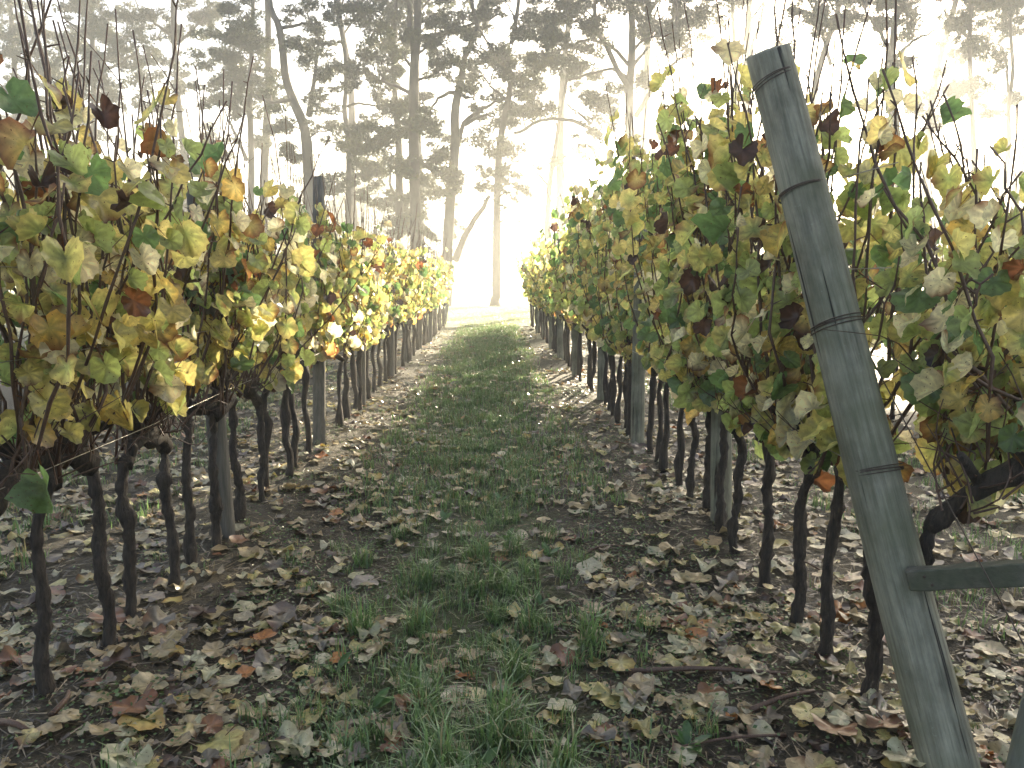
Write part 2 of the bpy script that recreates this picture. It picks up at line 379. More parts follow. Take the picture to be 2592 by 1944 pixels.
# each tree: depth, label, limbs = (pixel polyline, half-width in px at start, at end); the first is the trunk from the top down
TREES = [
 (47, 'tall pine with a thick trunk that slants down from the upper left',
  [(c1((1690, -700), (1745, 0), (1800, 150), (1830, 300), (1850, 500), (1900, 650), (1960, 790), (1990, 950), (2000, 1150)), 6, 14),
   (c1((2060, 330), (2030, 560), (2000, 750)), 4, 8), (c1((2080, 150), (1950, 160), (1830, 180)), 3, 5), (c1((1650, 620), (1750, 660), (1890, 650)), 3, 5)]),
 (52, 'slender pine with a straight trunk and a dense dark crown beside the slanting pine',
  [(c1((1650, -400), (1640, 0), (1630, 350), (1620, 600), (1625, 900), (1630, 1100)), 4, 9), (c1((1480, 780), (1540, 900), (1600, 1040)), 4, 5)]),
 (50, 'crooked slim tree with a bent trunk between the slanting pine and the thick straight pine',
  [(c2((-80, -300), (-40, 0), (20, 300), (30, 560), (20, 720), (45, 900), (50, 1150), (50, 1300)), 4, 8), (c2((240, 690), (110, 670), (40, 690)), 3, 4)]),
 (45, 'thickest straight pine left of the aisle with two stems parting near its top',
  [(c2((500, -700), (495, 0), (492, 250), (472, 450), (470, 900), (482, 1600)), 7, 15), (c2((400, -200), (425, 0), (450, 200), (470, 330)), 5, 8),
   (c2((180, 60), (100, 40), (-20, -60)), 2, 2), (c2((1040, 90), (880, 140), (720, 210), (500, 240)), 3, 6), (c2((620, 260), (560, 300), (490, 350)), 2, 4),
   (c2((140, 430), (260, 520), (360, 560), (440, 600)), 3, 5), (c2((400, 330), (430, 400), (465, 440)), 3, 5), (c2((650, 440), (580, 490), (490, 520)), 2, 4)]),
 (49, 'half hidden pine trunk close behind the thickest pine',
  [(c2((380, -200), (350, 100), (340, 500), (370, 900), (375, 1200), (375, 1560)), 4, 11), (c2((320, 1060), (320, 1200), (370, 1300)), 3, 4)]),
 (46, 'curving pine with a leaning second stem just left of the aisle end',
  [(c2((830, -300), (850, 60), (885, 170), (840, 280), (790, 400), (780, 500), (745, 650), (735, 800), (738, 950), (705, 1300), (685, 1659)), 4, 13),
   (c2((680, 310), (720, 380), (770, 430)), 4, 6), (c2((560, 740), (620, 650), (690, 605), (742, 600)), 3, 6),
   (c2((1060, 640), (960, 680), (890, 720), (800, 790), (765, 890)), 4, 6), (c2((990, 760), (930, 745), (870, 770), (800, 810)), 3, 5),
   (c2((860, 640), (800, 630), (745, 600)), 3, 5), (c2((960, 1270), (890, 1380), (800, 1530), (735, 1690)), 6, 9), (c2((980, 310), (920, 230), (880, 170)), 2, 4)]),
 (47, 'lone tree with a slim trunk standing in the bright gap at the aisle end',
  [(c2((1180, -400), (1150, 0), (1130, 130), (1110, 250), (1075, 380), (1095, 560), (1060, 750), (1040, 850), (1020, 1000), (1010, 1300), (1005, 1659), (1005, 1900)), 4, 10),
   (c2((950, 530), (990, 580), (1060, 640)), 3, 4), (c2((1080, 30), (1110, 90), (1125, 140)), 2, 3), (c2((1110, 870), (1180, 840), (1300, 780), (1400, 770), (1520, 790), (1640, 850)), 5, 5)]),
 (53, 'thin pale trunked tree right of the aisle end',
  [(c2((1480, 400), (1440, 650), (1410, 800), (1380, 1000), (1350, 1200), (1335, 1480)), 3, 8), (c2((1370, 760), (1390, 800), (1405, 830)), 2, 3), (c2((1180, 1110), (1260, 1120), (1340, 1200)), 2, 3)]),
 (45, 'big straight pine with wide arching limbs right of the aisle',
  [(c2((1880, -700), (1880, 0), (1885, 200), (1880, 400), (1865, 600), (1872, 850), (1885, 1100)), 7, 13),
   (c2((1640, -80), (1645, 60), (1655, 190), (1720, 300), (1800, 470), (1865, 570)), 5, 8), (c2((1320, 350), (1450, 310), (1560, 270), (1640, 262), (1760, 310), (1860, 420)), 3, 5),
   (c2((2212, 360), (2090, 480), (1990, 620), (1905, 760)), 4, 7), (c2((1480, 520), (1640, 470), (1760, 450), (1850, 500)), 3, 5), (c2((2000, 300), (1950, 350), (1895, 420)), 3, 5),
   (c2((2200, 200), (2080, 230), (1960, 260), (1890, 330)), 2, 4), (c2((1470, 680), (1540, 740), (1620, 800)), 3, 4)]),
 (54, 'thin pine with a narrow trunk behind the top of the leaning post',
  [(c3((310, -300), (320, 0), (330, 200), (345, 400), (350, 700)), 3, 7), (c3((560, -200), (530, 0), (500, 160), (450, 300), (440, 500)), 3, 5)]),
 (44, 'forked tree standing before the sun glare at the upper right',
  [(c3((1440, -500), (1430, 0), (1385, 100), (1365, 250), (1350, 400), (1345, 560), (1370, 800), (1400, 1150), (1410, 1400)), 6, 14),
   (c3((1200, 100), (1290, 230), (1345, 330)), 4, 6), (c3((1640, 200), (1500, 260), (1370, 380)), 3, 5), (c3((760, -60), (860, 80), (900, 200), (960, 420)), 3, 5)]),
 (48, 'upright pine with a clumped crown near the right edge',
  [(c3((1880, -400), (1870, 0), (1860, 300), (1870, 600), (1885, 950), (1890, 1200)), 4, 8), (c3((1700, 100), (1780, 120), (1865, 200)), 2, 3), (c3((1500, 920), (1600, 800), (1740, 720), (1865, 690)), 3, 4)]),
 (51, 'slim tree with a kinked trunk at the right edge',
  [(c3((2150, -300), (2130, 0), (2125, 200), (2140, 420), (2130, 560), (2110, 720), (2110, 1000)), 3, 6), (c3((2050, 280), (2090, 360), (2100, 470), (2110, 600)), 3, 4)]),
 (56, 'hazy pine behind the bare canes in the upper left corner',
  [(c1((560, -300), (590, 0), (600, 300), (610, 700), (610, 1100)), 4, 9), (c1((420, 120), (520, 200), (600, 260)), 3, 4), (c1((900, 330), (760, 420), (610, 480)), 3, 4)]),
 (58, 'faint pine at the far upper left edge',
  [(c1((20, -300), (60, 0), (90, 300), (100, 700), (110, 1100)), 4, 9), (c1((260, 200), (180, 300), (95, 380)), 3, 4)]),
 (57, 'dim pine between the corner pine and the slanting pine',
  [(c1((1150, -300), (1120, 0), (1130, 300), (1160, 700), (1200, 1100)), 4, 9), (c1((900, 60), (1000, 150), (1120, 230)), 3, 4), (c1((1330, 100), (1240, 200), (1130, 300)), 3, 4)]),
]
CL1 = [(200, 180, 170, 120), (60, 250, 100, 180), (560, 40, 130, 80), (690, 110, 200, 90), (900, 90, 160, 70), (1120, 220, 110, 90), (1330, 90, 130, 140), (1530, 60, 120, 90),
 (1600, 250, 200, 120), (1480, 350, 150, 130), (1500, 520, 170, 140), (1420, 640, 120, 80), (1680, 480, 120, 180), (2000, 100, 120, 100), (2080, 270, 130, 70), (1950, 330, 80, 80),
 (2100, 500, 100, 80), (900, 380, 150, 100), (650, 400, 180, 140), (480, 300, 120, 130), (300, 440, 150, 120), (450, 560, 110, 100), (1150, 480, 90, 120), (860, 560, 150, 60),
 (1350, 920, 130, 110), (1330, 1030, 130, 90), (1550, 700, 120, 80), (1850, 820, 90, 80), (2120, 830, 110, 80), (2100, 640, 90, 70), (1700, 900, 80, 100), (1900, 1000, 60, 80),
 (2150, 1200, 60, 90), (120, 560, 120, 110), (780, 240, 140, 80), (1750, 620, 110, 80), (300, 720, 160, 80), (700, 640, 140, 70), (1000, 700, 130, 70), (1100, 950, 120, 90), (560, 850, 160, 80), (150, 850, 150, 90)]
CL2 = [(150, 150, 170, 100), (60, 60, 90, 80), (280, 250, 180, 120), (350, 120, 100, 90), (620, 120, 100, 90), (740, 130, 110, 80), (920, 80, 130, 70), (1000, 50, 100, 60),
 (600, 300, 130, 130), (860, 200, 80, 60), (330, 450, 150, 130), (100, 450, 110, 150), (620, 430, 90, 90), (900, 340, 150, 70), (1000, 350, 80, 60), (880, 470, 110, 70),
 (860, 590, 110, 60), (1000, 430, 130, 90), (1180, 500, 160, 110), (1300, 430, 140, 100), (1300, 330, 120, 80), (1380, 200, 120, 100), (1450, 120, 120, 100), (1250, 80, 60, 120),
 (1200, 200, 60, 80), (1500, 60, 110, 80), (1730, 50, 200, 70), (1620, 180, 130, 90), (1560, 310, 150, 60), (1560, 430, 150, 80), (1500, 520, 120, 60), (1200, 620, 150, 80),
 (1150, 700, 200, 80), (1250, 710, 150, 60), (1060, 760, 120, 90), (900, 740, 90, 50), (350, 700, 170, 120), (520, 650, 70, 60), (380, 830, 180, 110), (540, 800, 110, 100),
 (130, 850, 120, 100), (60, 950, 80, 120), (200, 950, 150, 110), (680, 930, 120, 60), (600, 1010, 110, 60), (980, 960, 110, 80), (1080, 990, 90, 70), (620, 1090, 140, 80),
 (420, 1080, 150, 90), (200, 1120, 140, 90), (60, 1130, 80, 100), (1020, 1120, 180, 55), (1080, 1180, 110, 80), (1140, 1240, 110, 110), (1060, 1330, 110, 90), (860, 1230, 110, 60),
 (640, 1250, 120, 80), (500, 1250, 90, 110), (380, 1320, 120, 140), (400, 1480, 90, 110), (180, 1240, 100, 90), (960, 1500, 90, 50), (1160, 1420, 100, 70), (1420, 1070, 60, 70), (1360, 1080, 90, 45),
 (1700, 700, 130, 110), (1760, 820, 170, 100), (1650, 900, 130, 110), (1760, 970, 140, 90), (1960, 520, 90, 80), (1780, 580, 110, 80), (1960, 150, 80, 140), (2060, 170, 70, 80),
 (2170, 100, 60, 130), (2150, 280, 80, 90), (2120, 600, 80, 70), (1600, 1020, 100, 70), (1500, 1260, 80, 70), (560, 1500, 80, 90), (1850, 1100, 130, 90), (2010, 880, 70, 60), (1240, 1560, 80, 60), (720, 1480, 60, 60)]
CL3 = [(100, 60, 150, 80), (230, 100, 90, 80), (420, 60, 120, 80), (80, 250, 140, 120), (250, 280, 110, 110), (560, 150, 80, 90), (860, 50, 120, 60), (900, 130, 80, 60), (740, 130, 70, 60),
 (1800, 200, 110, 170), (1850, 330, 90, 100), (1720, 600, 170, 110), (1820, 520, 80, 90), (2080, 60, 120, 120), (2160, 200, 80, 110), (1500, 700, 80, 50), (1990, 720, 80, 60), (1320, 850, 90, 60),
 (1960, 300, 60, 80), (1620, 820, 60, 40), (1470, 120, 60, 90), (1290, 190, 60, 70), (120, 480, 100, 90), (2040, 420, 50, 70), (2150, 640, 70, 60), (1440, 420, 70, 60), (640, 330, 60, 80)]
CLUMPS = [(x * K, y * K, a_ * K, b_ * K) for x, y, a_, b_ in CL1] + [(864 + x * K, y * K, a_ * K, b_ * K) for x, y, a_, b_ in CL2] + [(1728 + x * K, y * K, a_ * K, b_ * K) for x, y, a_, b_ in CL3]
tr = np.random.RandomState(77)
for k in range(150):                                     # the crowns go on above the picture
    CLUMPS.append((tr.uniform(-150, 2750), tr.uniform(-420, -20), tr.uniform(38, 75), tr.uniform(28, 50)))
for gx_ in np.arange(1780, 2640, 52):                    # thick tops added where the sun stands, to shade the near rows
    for gy_ in np.arange(-340, -15, 44):
        CLUMPS.append((gx_ + tr.uniform(-20, 20), gy_ + tr.uniform(-16, 16), tr.uniform(40, 58), tr.uniform(28, 40)))
for k in range(16):  # a few more clumps added to block sun from the right-hand ground
    CLUMPS.append((tr.uniform(1960, 2620), tr.uniform(-15, 55), tr.uniform(30, 48), tr.uniform(18, 30)))
# sun shafts: clear openings in the crowns along the sun's rays to these places (point, radius)
SHAFTS = [((-1.25, 4.3, 1.15), .5), ((-1.6, 4.0, .0), .35), ((-1.3, 7.2, 1.0), .6), ((1.1, 12.5, .4), .7), ((0.2, 8.0, 0), .35), ((-2.6, 12.0, .6), .7), ((0, 30, 0), 3.5), ((2, 36, 0), 4.0), ((-2, 40, 0), 4.0), ((4, 43, 0), 3.0)] + \
         [((-1.0 + .05 * k, 9.5 + 1.9 * k, 1.0), 1.4 + .04 * k) for k in range(9)]

TREE_LIMBS = []
for D, lab, limbs in TREES:
    L = []
    for q, (pts, w0, w1) in enumerate(limbs):
        lean = 0 if q == 0 else tr.uniform(-1.6, 1.6)
        n = len(pts)
        W = [at(px, py, D + (lean * (1 - i / (n - 1)) if q else .25 * math.sin(i * 1.7))) for i, (px, py) in enumerate(pts)]
        r0, r1 = w0 * D / FPX, w1 * D / FPX
        if q == 0:
            b = W[-1].copy(); nz = b[2]
            if nz > .2:
                if nz > 4: W.append(np.array([b[0] + tr.uniform(-.2, .2), D, nz * .45]))
                W.append(np.array([b[0] + tr.uniform(-.15, .15), D, .35])); W.append(np.array([W[-1][0], D, -.15]))
            else: W[-1][2] = -.15
            W = np.array(W); Pn = spline(W, 30)
            rr = np.interp(np.linspace(0, 1, 30), [0, .75, .95, 1], [r0, r1, r1 * 1.15, r1 * 1.6])
        else:
            Pn = spline(W, 14); rr = np.linspace(r0 * .8, r1, 14)
            Pn = Pn + tr.normal(0, .05, Pn.shape) * np.linspace(1, 0, 14)[:, None]
        L.append((Pn, rr))
    TREE_LIMBS.append(L)

tree_tufts = [[] for _ in TREES]
tree_twigs = [[] for _ in TREES]
samples = [np.concatenate([p for p, r in L]) for L in TREE_LIMBS]
def px_of(P):
    q = (np.asarray(P) - [0, 0, CAM_H]) @ CAMM
    return np.stack([CX + FPX * q[..., 0] / -q[..., 2], CY - FPX * q[..., 1] / -q[..., 2]], -1)
samples_px = [px_of(s) for s in samples]
for (px, py, rx, ry) in CLUMPS:
    best = [np.min(np.hypot(s[:, 0] - px, s[:, 1] - py - 15)) + tr.uniform(0, 25) for s in samples_px]
    t = int(np.argmin(best)); D = TREES[t][0]
    dd = D + tr.uniform(-2.2, 2.2)
    c = at(px, py, dd); g_ = 1.35 if py > -25 else 1.15; ax, bz = rx * D / FPX * g_, ry * D / FPX * g_
    nsub = max(7, int(ax * bz * (6.5 if py > -25 else 3.0)))
    hub = []
    for s in range(nsub):
        v = norm(tr.normal(size=3)) * tr.uniform(.15, 1.0)
        hub.append((c + v * [ax, ax, bz], tr.uniform(.26, .60) * min(1, .5 + bz * .5)))
    for h, hr in hub:
        n = int((380 if py > -25 else 125) * hr * hr) + 14
        q = norm(tr.normal(size=(n, 3))) * (tr.uniform(0, 1, (n, 1)) ** .45) * hr * [1.25, 1.25, .7]
        tree_tufts[t].append(np.hstack([h + q, np.full((n, 1), 1.0 if py > -25 else 1.9)]))
    # a branch from the nearest limb below
    sp = samples[t]; j = int(np.argmin(np.hypot(samples_px[t][:, 0] - px, samples_px[t][:, 1] - py - 25)))
    a0 = sp[j]; m0 = (a0 + c) / 2 + [0, 0, .12 * np.linalg.norm(c - a0)]
    tree_twigs[t].append((spline([a0, m0, c + [0, 0, -.2]], 7), .055, .02))
    for h, hr in hub[::2]:
        tree_twigs[t].append((spline([c + [0, 0, -.2], (c + h) / 2 + tr.normal(0, .08, 3), h], 4), .022, .012))
S3 = np.asarray(SUN)
def lit(P):
    bad = np.zeros(len(P), bool)
    for q, rad in SHAFTS:
        v = P - np.asarray(q); along = v @ S3
        d = np.linalg.norm(v - along[:, None] * S3, axis=1)
        bad |= d < rad * (1 + .25 * np.sin(P[:, 0] * 5 + P[:, 2] * 7))
    return bad
for t, (D, lab, limbs) in enumerate(TREES):
    base = TREE_LIMBS[t][0][0][-1].copy(); base[2] = 0
    e = empty('pine_tree' if 'pine' in lab else 'tall_tree', base, lab + (' beyond the vines' if len(lab.split()) < 13 else ''), 'tree', 'tall trees behind the vineyard')
    mb = MB(); tube(mb, *TREE_LIMBS[t][0], sides=9, lump=.07); link('trunk', mb.mesh('trunk', M_TREE, off=base), e)
    for P, rr in TREE_LIMBS[t][1:]:
        mb = MB(); tube(mb, P, rr, 6, .06); link('limb', mb.mesh('limb', M_TREE, off=base), e)
    mb = MB()
    for P, r0, r1 in tree_twigs[t]: tube(mb, P, np.linspace(r0, r1, len(P)), 4, 0, False)
    if mb.n: tag(link('branches', mb.mesh('branches', M_TREE, off=base), e), kind='stuff')
    if not tree_tufts[t]: continue
    P = np.concatenate(tree_tufts[t]); P = P[~lit(P[:, :3])]; big = P[:, 3][:, None, None]; P = P[:, :3]
    n, NB = len(P), 4
    ax_ = norm(tr.normal(size=(n, 3)) * [1, 1, .6] + [0, 0, .35])
    dirs = norm(ax_[:, None] * .9 + tr.normal(size=(n, NB, 3)) * .8)
    side = norm(np.cross(dirs, tr.normal(size=(n, NB, 3))))
    ln = tr.uniform(.14, .30, (n, NB, 1)) * big; wd = tr.uniform(.018, .038, (n, NB, 1)) * big
    o = P[:, None] - dirs * ln * .3
    V = np.stack([o - side * wd, o + side * wd, o + dirs * ln + side * wd * .3], 2).reshape(-1, 3) - base
    T = np.arange(len(V)).reshape(-1, 3)
    colr = np.array([.036, .048, .022]) * tr.uniform(.6, 1.5, (n, 1)) + np.array([.05, .035, .0]) * (tr.uniform(0, 1, (n, 1)) ** 3)
    me = mesh_np('crown', V, T, np.repeat(colr, NB * 3, 0), False, M_NEEDLE)
    tag(link('crown', me, e), kind='stuff')
# taller rear rank added to shade the air: slim trunks, crowns above the picture
rear_x = [-15.5, -9.5, -5.2, 5.0, 11.0, 17.0, 24.0, 31.0, 38.0, 45.0]
for k, x0 in enumerate(rear_x):
    D = 57 + tr.uniform(-2, 2); base = np.array([x0, D, 0.])
    e = empty('pine_tree', base, 'added very tall shading pine in the rear rank, %s from its left end' % ('first second third fourth fifth sixth seventh eighth ninth tenth'.split()[k]), 'tree', 'rear rank of added shading pines')
    hgt = tr.uniform(29.5, 31)
    P = spline([[0, 0, -.2], [tr.normal(0, .3), 0, 8], [tr.normal(0, .6), 0, 15], [tr.normal(0, .6), 0, 23], [tr.normal(0, .8), 0, hgt]], 24)
    mb = MB(); tube(mb, P, np.linspace(.36, .10, 24), 8, .06); link('trunk', mb.mesh('trunk', M_TREE), e)
    Q, mb = [], MB()
    for q in range(19):
        c = np.array([tr.uniform(-4.6, 4.6), tr.uniform(-2.5, 2.5), tr.uniform(21.5, hgt - .5)])
        a0 = P[int(np.clip((c[2] - 3) / hgt * 24, 0, 23))]
        tube(mb, spline([a0, (a0 + c) / 2 + [0, 0, .5], c], 6), np.linspace(.09, .03, 6), 4, 0, False)
        n = 170; Q.append(c + norm(tr.normal(size=(n, 3))) * (tr.uniform(0, 1, (n, 1)) ** .4) * [2.3, 2.0, 1.35])
    tag(link('branches', mb.mesh('branches', M_TREE), e), kind='stuff')
    Q = np.concatenate(Q); Q = Q[~lit(Q + base)]; n, NB = len(Q), 4
    dirs = norm(tr.normal(size=(n, NB, 3)) + [0, 0, .3]); side = norm(np.cross(dirs, tr.normal(size=(n, NB, 3))))
    ln = tr.uniform(.4, .8, (n, NB, 1)); wd = tr.uniform(.07, .14, (n, NB, 1)); o = Q[:, None] - dirs * ln * .3
    V = np.stack([o - side * wd, o + side * wd, o + dirs * ln], 2).reshape(-1, 3)
    colr = np.array([.042, .055, .024]) * tr.uniform(.6, 1.5, (n, 1))
    tag(link('crown', mesh_np('crown', V, np.arange(len(V)).reshape(-1, 3), np.repeat(colr, NB * 3, 0), False, M_NEEDLE), e), kind='stuff')
# a wood that closes the view far behind, one mass in the mist
P = []
for k in range(60):
    x = tr.uniform(-75, 85); y = tr.uniform(85, 120); h = tr.uniform(9, 17)
    for s in range(16):
        c = np.array([x + tr.normal(0, 2.2), y + tr.normal(0, 1.5), tr.uniform(.15, 1) * h])
        P.append(c + norm(tr.normal(size=(70, 3))) * tr.uniform(0, 1.5, (70, 1)))
P = np.concatenate(P); n = len(P)
dirs = norm(tr.normal(size=(n, 3))); side = norm(np.cross(dirs, tr.normal(size=(n, 3))))
V = np.stack([P - side * .16, P + side * .16, P + dirs * .6], 1).reshape(-1, 3)
V = V[np.repeat(V.reshape(-1, 3, 3)[:, :, 2].min(1) > 0, 3)]
wood = link('distant_wood', mesh_np('distant_wood', V, np.arange(len(V)).reshape(-1, 3), np.tile([.05, .06, .025], (len(V), 1)), False, M_NEEDLE))
tag(wood, 'pale misty wood far behind the pines, one soft mass', 'wood', kind='stuff')

# ------------------------------------------------------------------ vines
ORD = ('first second third fourth fifth sixth seventh eighth ninth tenth eleventh twelfth thirteenth fourteenth fifteenth sixteenth seventeenth eighteenth nineteenth twentieth').split()
vr = np.random.RandomState(21)

def knobbly(P, r0, r1, n, flare=.35):
    k = 1 + .14 * vr.normal(size=n); j = vr.randint(1, n - 1)
    k *= 1 + vr.uniform(.25, .6) * np.exp(-((np.arange(n) - j) / 1.4) ** 2)
    k *= 1 + flare * np.exp(-np.arange(n) / .8)
    return np.linspace(r0, r1, n) * k

POST_PX = ((1938, 128), (2420, 1985))
def hides_post(p):
    q = px_of(p); f = (q[1] - 128) / (1985 - 128)
    if f < -.02 or f > 1: return False
    return abs(q[0] - (1938 + f * 482) ) < 120 and p[1] < 2.95 - .5 * f
def vine(X, Y, detail, label, group, probs, arm_dir=None, arm_pts=None, trunk_pts=None, spread=1.0, ncane=None, ztop=1.0, leaf_gain=1.0, zleaf=2.0, cane_off=(0, 0, 0), lsize=1.0):
    """detail 2: every cane and leaf a part; 1: joined; 0: far and light"""
    gz = float(ground_z(X, Y)); base = np.array([X, Y, gz])
    e = empty('grape_vine', base, label, 'vine', group)
    sgn = -1 if X > 0 else 1                           # towards the aisle
    H = vr.uniform(.66, .76)
    nseg = 30 if detail == 2 else 9 if detail == 1 else 6
    if trunk_pts is None:
        tp = [[0, 0, -.05]] + [[vr.normal(0, .010), vr.normal(0, .010), H * q] for q in (.2, .4, .6, .8)] + [[vr.normal(0, .03), vr.normal(0, .03), H]]
    else: tp = trunk_pts
    P = spline(tp, nseg); mb = MB()
    tube(mb, P, knobbly(P, vr.uniform(.020, .027), vr.uniform(.017, .023), nseg), 11 if detail == 2 else 6, .24 if detail else .08)
    link('trunk', mb.mesh('trunk', M_VINE), e)
    top = P[-1]
    # cordon arm along the wire
    ad = arm_dir if arm_dir is not None else vr.choice([-1, 1])
    L = vr.uniform(.30, .46)
    ap = arm_pts if arm_pts is not None else [[top[0], top[1], top[2] - .02], [vr.normal(0, .03), top[1] + ad * L * .35, H + .05], [vr.normal(0, .035), top[1] + ad * L * .7, H + vr.uniform(.05, .10)], [vr.normal(0, .03), top[1] + ad * L, H + vr.uniform(.08, .16)]]
    na = 12 if detail == 2 else 6
    A = spline(ap, na); mb = MB()
    tube(mb, A, knobbly(A, .034 if detail == 2 else .031, .025, na, 0), 9 if detail == 2 else 5, .15)
    spurs = []
    for s in range(4 if detail == 2 else 2):
        q = A[vr.randint(1, na)]; t_ = q + [vr.normal(0, .05), vr.normal(0, .03), vr.uniform(.05, .12)]
        tube(mb, spline([q, (q + t_) / 2 + vr.normal(0, .01, 3), t_], 4), [.02, .015, .017, .012], 6, .15); spurs.append(t_)
    link('cordon_arm', mb.mesh('cordon_arm', M_VINE), e)
    # canes
    nc = ncane or (14 if detail == 2 else 10 if detail == 1 else 7)
    canes, nodes = [], []
    for k in range(nc):
        s = A[vr.randint(0, na)] if vr.rand() < .75 else np.array(spurs[vr.randint(len(spurs))])
        s = s + [vr.normal(0, .02), vr.normal(0, .07), .01] + np.array(cane_off) * vr.uniform(0, 1)
        zt = vr.uniform(1.5, 2.1) if vr.rand() < .45 else vr.uniform(2.0, 2.58)
        zt = .8 + (zt - .8) * ztop
        dx = vr.normal(0, .20) * spread; dy = vr.normal(0, .16) * spread
        bow = vr.normal(0, .09, 2)
        pts = [s, s + [dx * .35 + bow[0], dy * .3 + bow[1], (zt - s[2]) * .33], s + [dx * .8 + bow[0] * .6, dy * .7, (zt - s[2]) * .68], s + [dx * 1.15, dy * 1.1, zt - s[2]]]
        n = 13 if detail == 2 else 6
        C = spline(pts, n)
        if detail == 2: C += vr.normal(0, .006, C.shape)
        if detail == 2 and X > 0 and sum(hides_post(c_ + base) for c_ in C) > 1: continue
        rad = np.linspace(vr.uniform(.0052, .0078), .0030, n)
        if detail == 2: rad = rad * np.where(np.arange(n) % 2 == 0, 1.25, .92)
        mb = MB() if detail == 2 or k == 0 else mb
        tube(mb, C, rad if detail else rad * 1.5, 5 if detail == 2 else 3, 0, detail == 2)
        if detail == 2:
            for q in range(2, n - 1):                   # spurs of broken side shoots at the nodes
                if vr.rand() < .45:
                    d = norm(np.array([vr.normal(), vr.normal(), .7])) * vr.uniform(.012, .05)
                    tube(mb, [C[q], C[q] + d * .5, C[q] + d], [.004, .003, .0018], 3, 0, False)
            if vr.rand() < .4:                         # a wiry side shoot
                q = C[vr.randint(3, n - 2)]; d = np.array([vr.normal(0, .14), vr.normal(0, .14), vr.uniform(-.05, .28)])
                tube(mb, spline([q, q + d * .5 + vr.normal(0, .03, 3), q + d], 6), np.linspace(.003, .0014, 6), 3, 0, False)
            link('cane', mb.mesh('cane', M_CANE), e)
        canes.append(C)
    if detail == 2:                                     # wiry tangle of old tendrils and spurs over the cordon
        mb = MB()
        for q in range(30):
            a0 = A[vr.randint(na)] + [vr.normal(0, .03), vr.normal(0, .08), .02]
            d = np.array([vr.normal(0, .10), vr.normal(0, .12), vr.uniform(.02, .30)])
            if X > 0 and (hides_post(a0 + base) or hides_post(a0 + d + base)): continue
            tube(mb, spline([a0, a0 + d * .5 + vr.normal(0, .03, 3), a0 + d], 5), np.linspace(.0042, .0016, 5), 3, 0, False)
        if mb.n: tag(link('twigs', mb.mesh('twigs', M_CANE), e), kind='stuff')
    if detail < 2: tag(link('canes', mb.mesh('canes', M_CANE), e), kind='stuff')
    # leaves at the nodes
    pos, v, nn, size = [], [], [], []
    for C in canes:
        zs = C[:, 2]; z = vr.uniform(.72, .9) if detail < 2 else vr.uniform(.92, 1.1) if X < 0 else vr.uniform(.6, .9)
        while z < min(zs[-1] - .02, zleaf + .12):
            zfade = 1 - np.clip((z - zleaf + .3) / .42, 0, 1) * .85
            low = np.clip((z - .80) / .45, .2, 1) if X < 0 and detail == 2 else np.clip((z - .4) / .5, .3, 1)
            if vr.rand() < .92 * zfade * low:
                p = np.array([np.interp(z, zs, C[:, q]) for q in range(3)])
                o_ = norm(np.array([vr.choice([1, 1, -1]) * sgn * vr.uniform(.4, 1.2), vr.normal(0, .7), 0]))
                if detail == 2 and X > 0 and (hides_post(p + base) or hides_post(p + base + [-.1, -.02, -.08])): z += .08; continue
                pos.append(p); v.append(o_ * vr.uniform(.1, .8) + [0, 0, -vr.uniform(.45, 1.2)] + vr.normal(0, .25, 3))
                nn.append(o_ * vr.uniform(.2, 1) + [0, -.55, .35] + vr.normal(0, .38, 3))
                size.append(np.clip(vr.normal(.096, .024), .045, .145))
            z += vr.uniform(.065, .125) / leaf_gain
    pos, v, nn, size = map(np.array, (pos, v, nn, size))
    size = size * lsize; fr = frames(v, nn); kinds = vr.choice(HANG_KINDS, len(pos), p=probs)
    if detail == 2:
        for i in range(len(pos)):
            o = link('leaf', LEAF_MESH[kinds[i]][vr.randint(9)], e)
            M = Matrix(np.asarray(fr[i] * size[i]).tolist()).to_4x4(); M.translation = Vector(pos[i])
            o.matrix_basis = M
    else:
        me = joined_leaves('foliage', MID_SHAPE if detail else FAR_SHAPE, pos, fr, size * (1.0 if detail else 1.18), kinds, vr, M_LEAF)
        tag(link('foliage', me, e), kind='stuff')
    return e

def row(X, ys, side, probs, ztop, zleaf, dmid=5.3, dfar=11.0, grp=''):
    for i, Y in enumerate(ys):
        det = 2 if Y < dmid else 1 if Y < dfar else 0
        zt_, zl_ = ztop, zleaf
        if X > 0: zt_, zl_ = (.98, 2.1) if Y < 3.1 else (1.16, 2.38) if Y < 4.4 else (ztop, zleaf)
        if X > 0 and Y > 13.5: zt_, zl_ = 1.06, 2.25
        if X < 0 and Y < 4.6: zt_, zl_ = 1.04, 2.12
        if i < 20: lab = 'grape vine, %s trunk from the near end of the row %s' % (ORD[i], side)
        else: lab = 'hazy grape vine merging into the far part of the row %s' % side
        vine(X + vr.normal(0, .025), Y, det, lab, grp, probs, ztop=zt_, zleaf=zl_, leaf_gain=1.0 if det == 2 else 1.25)

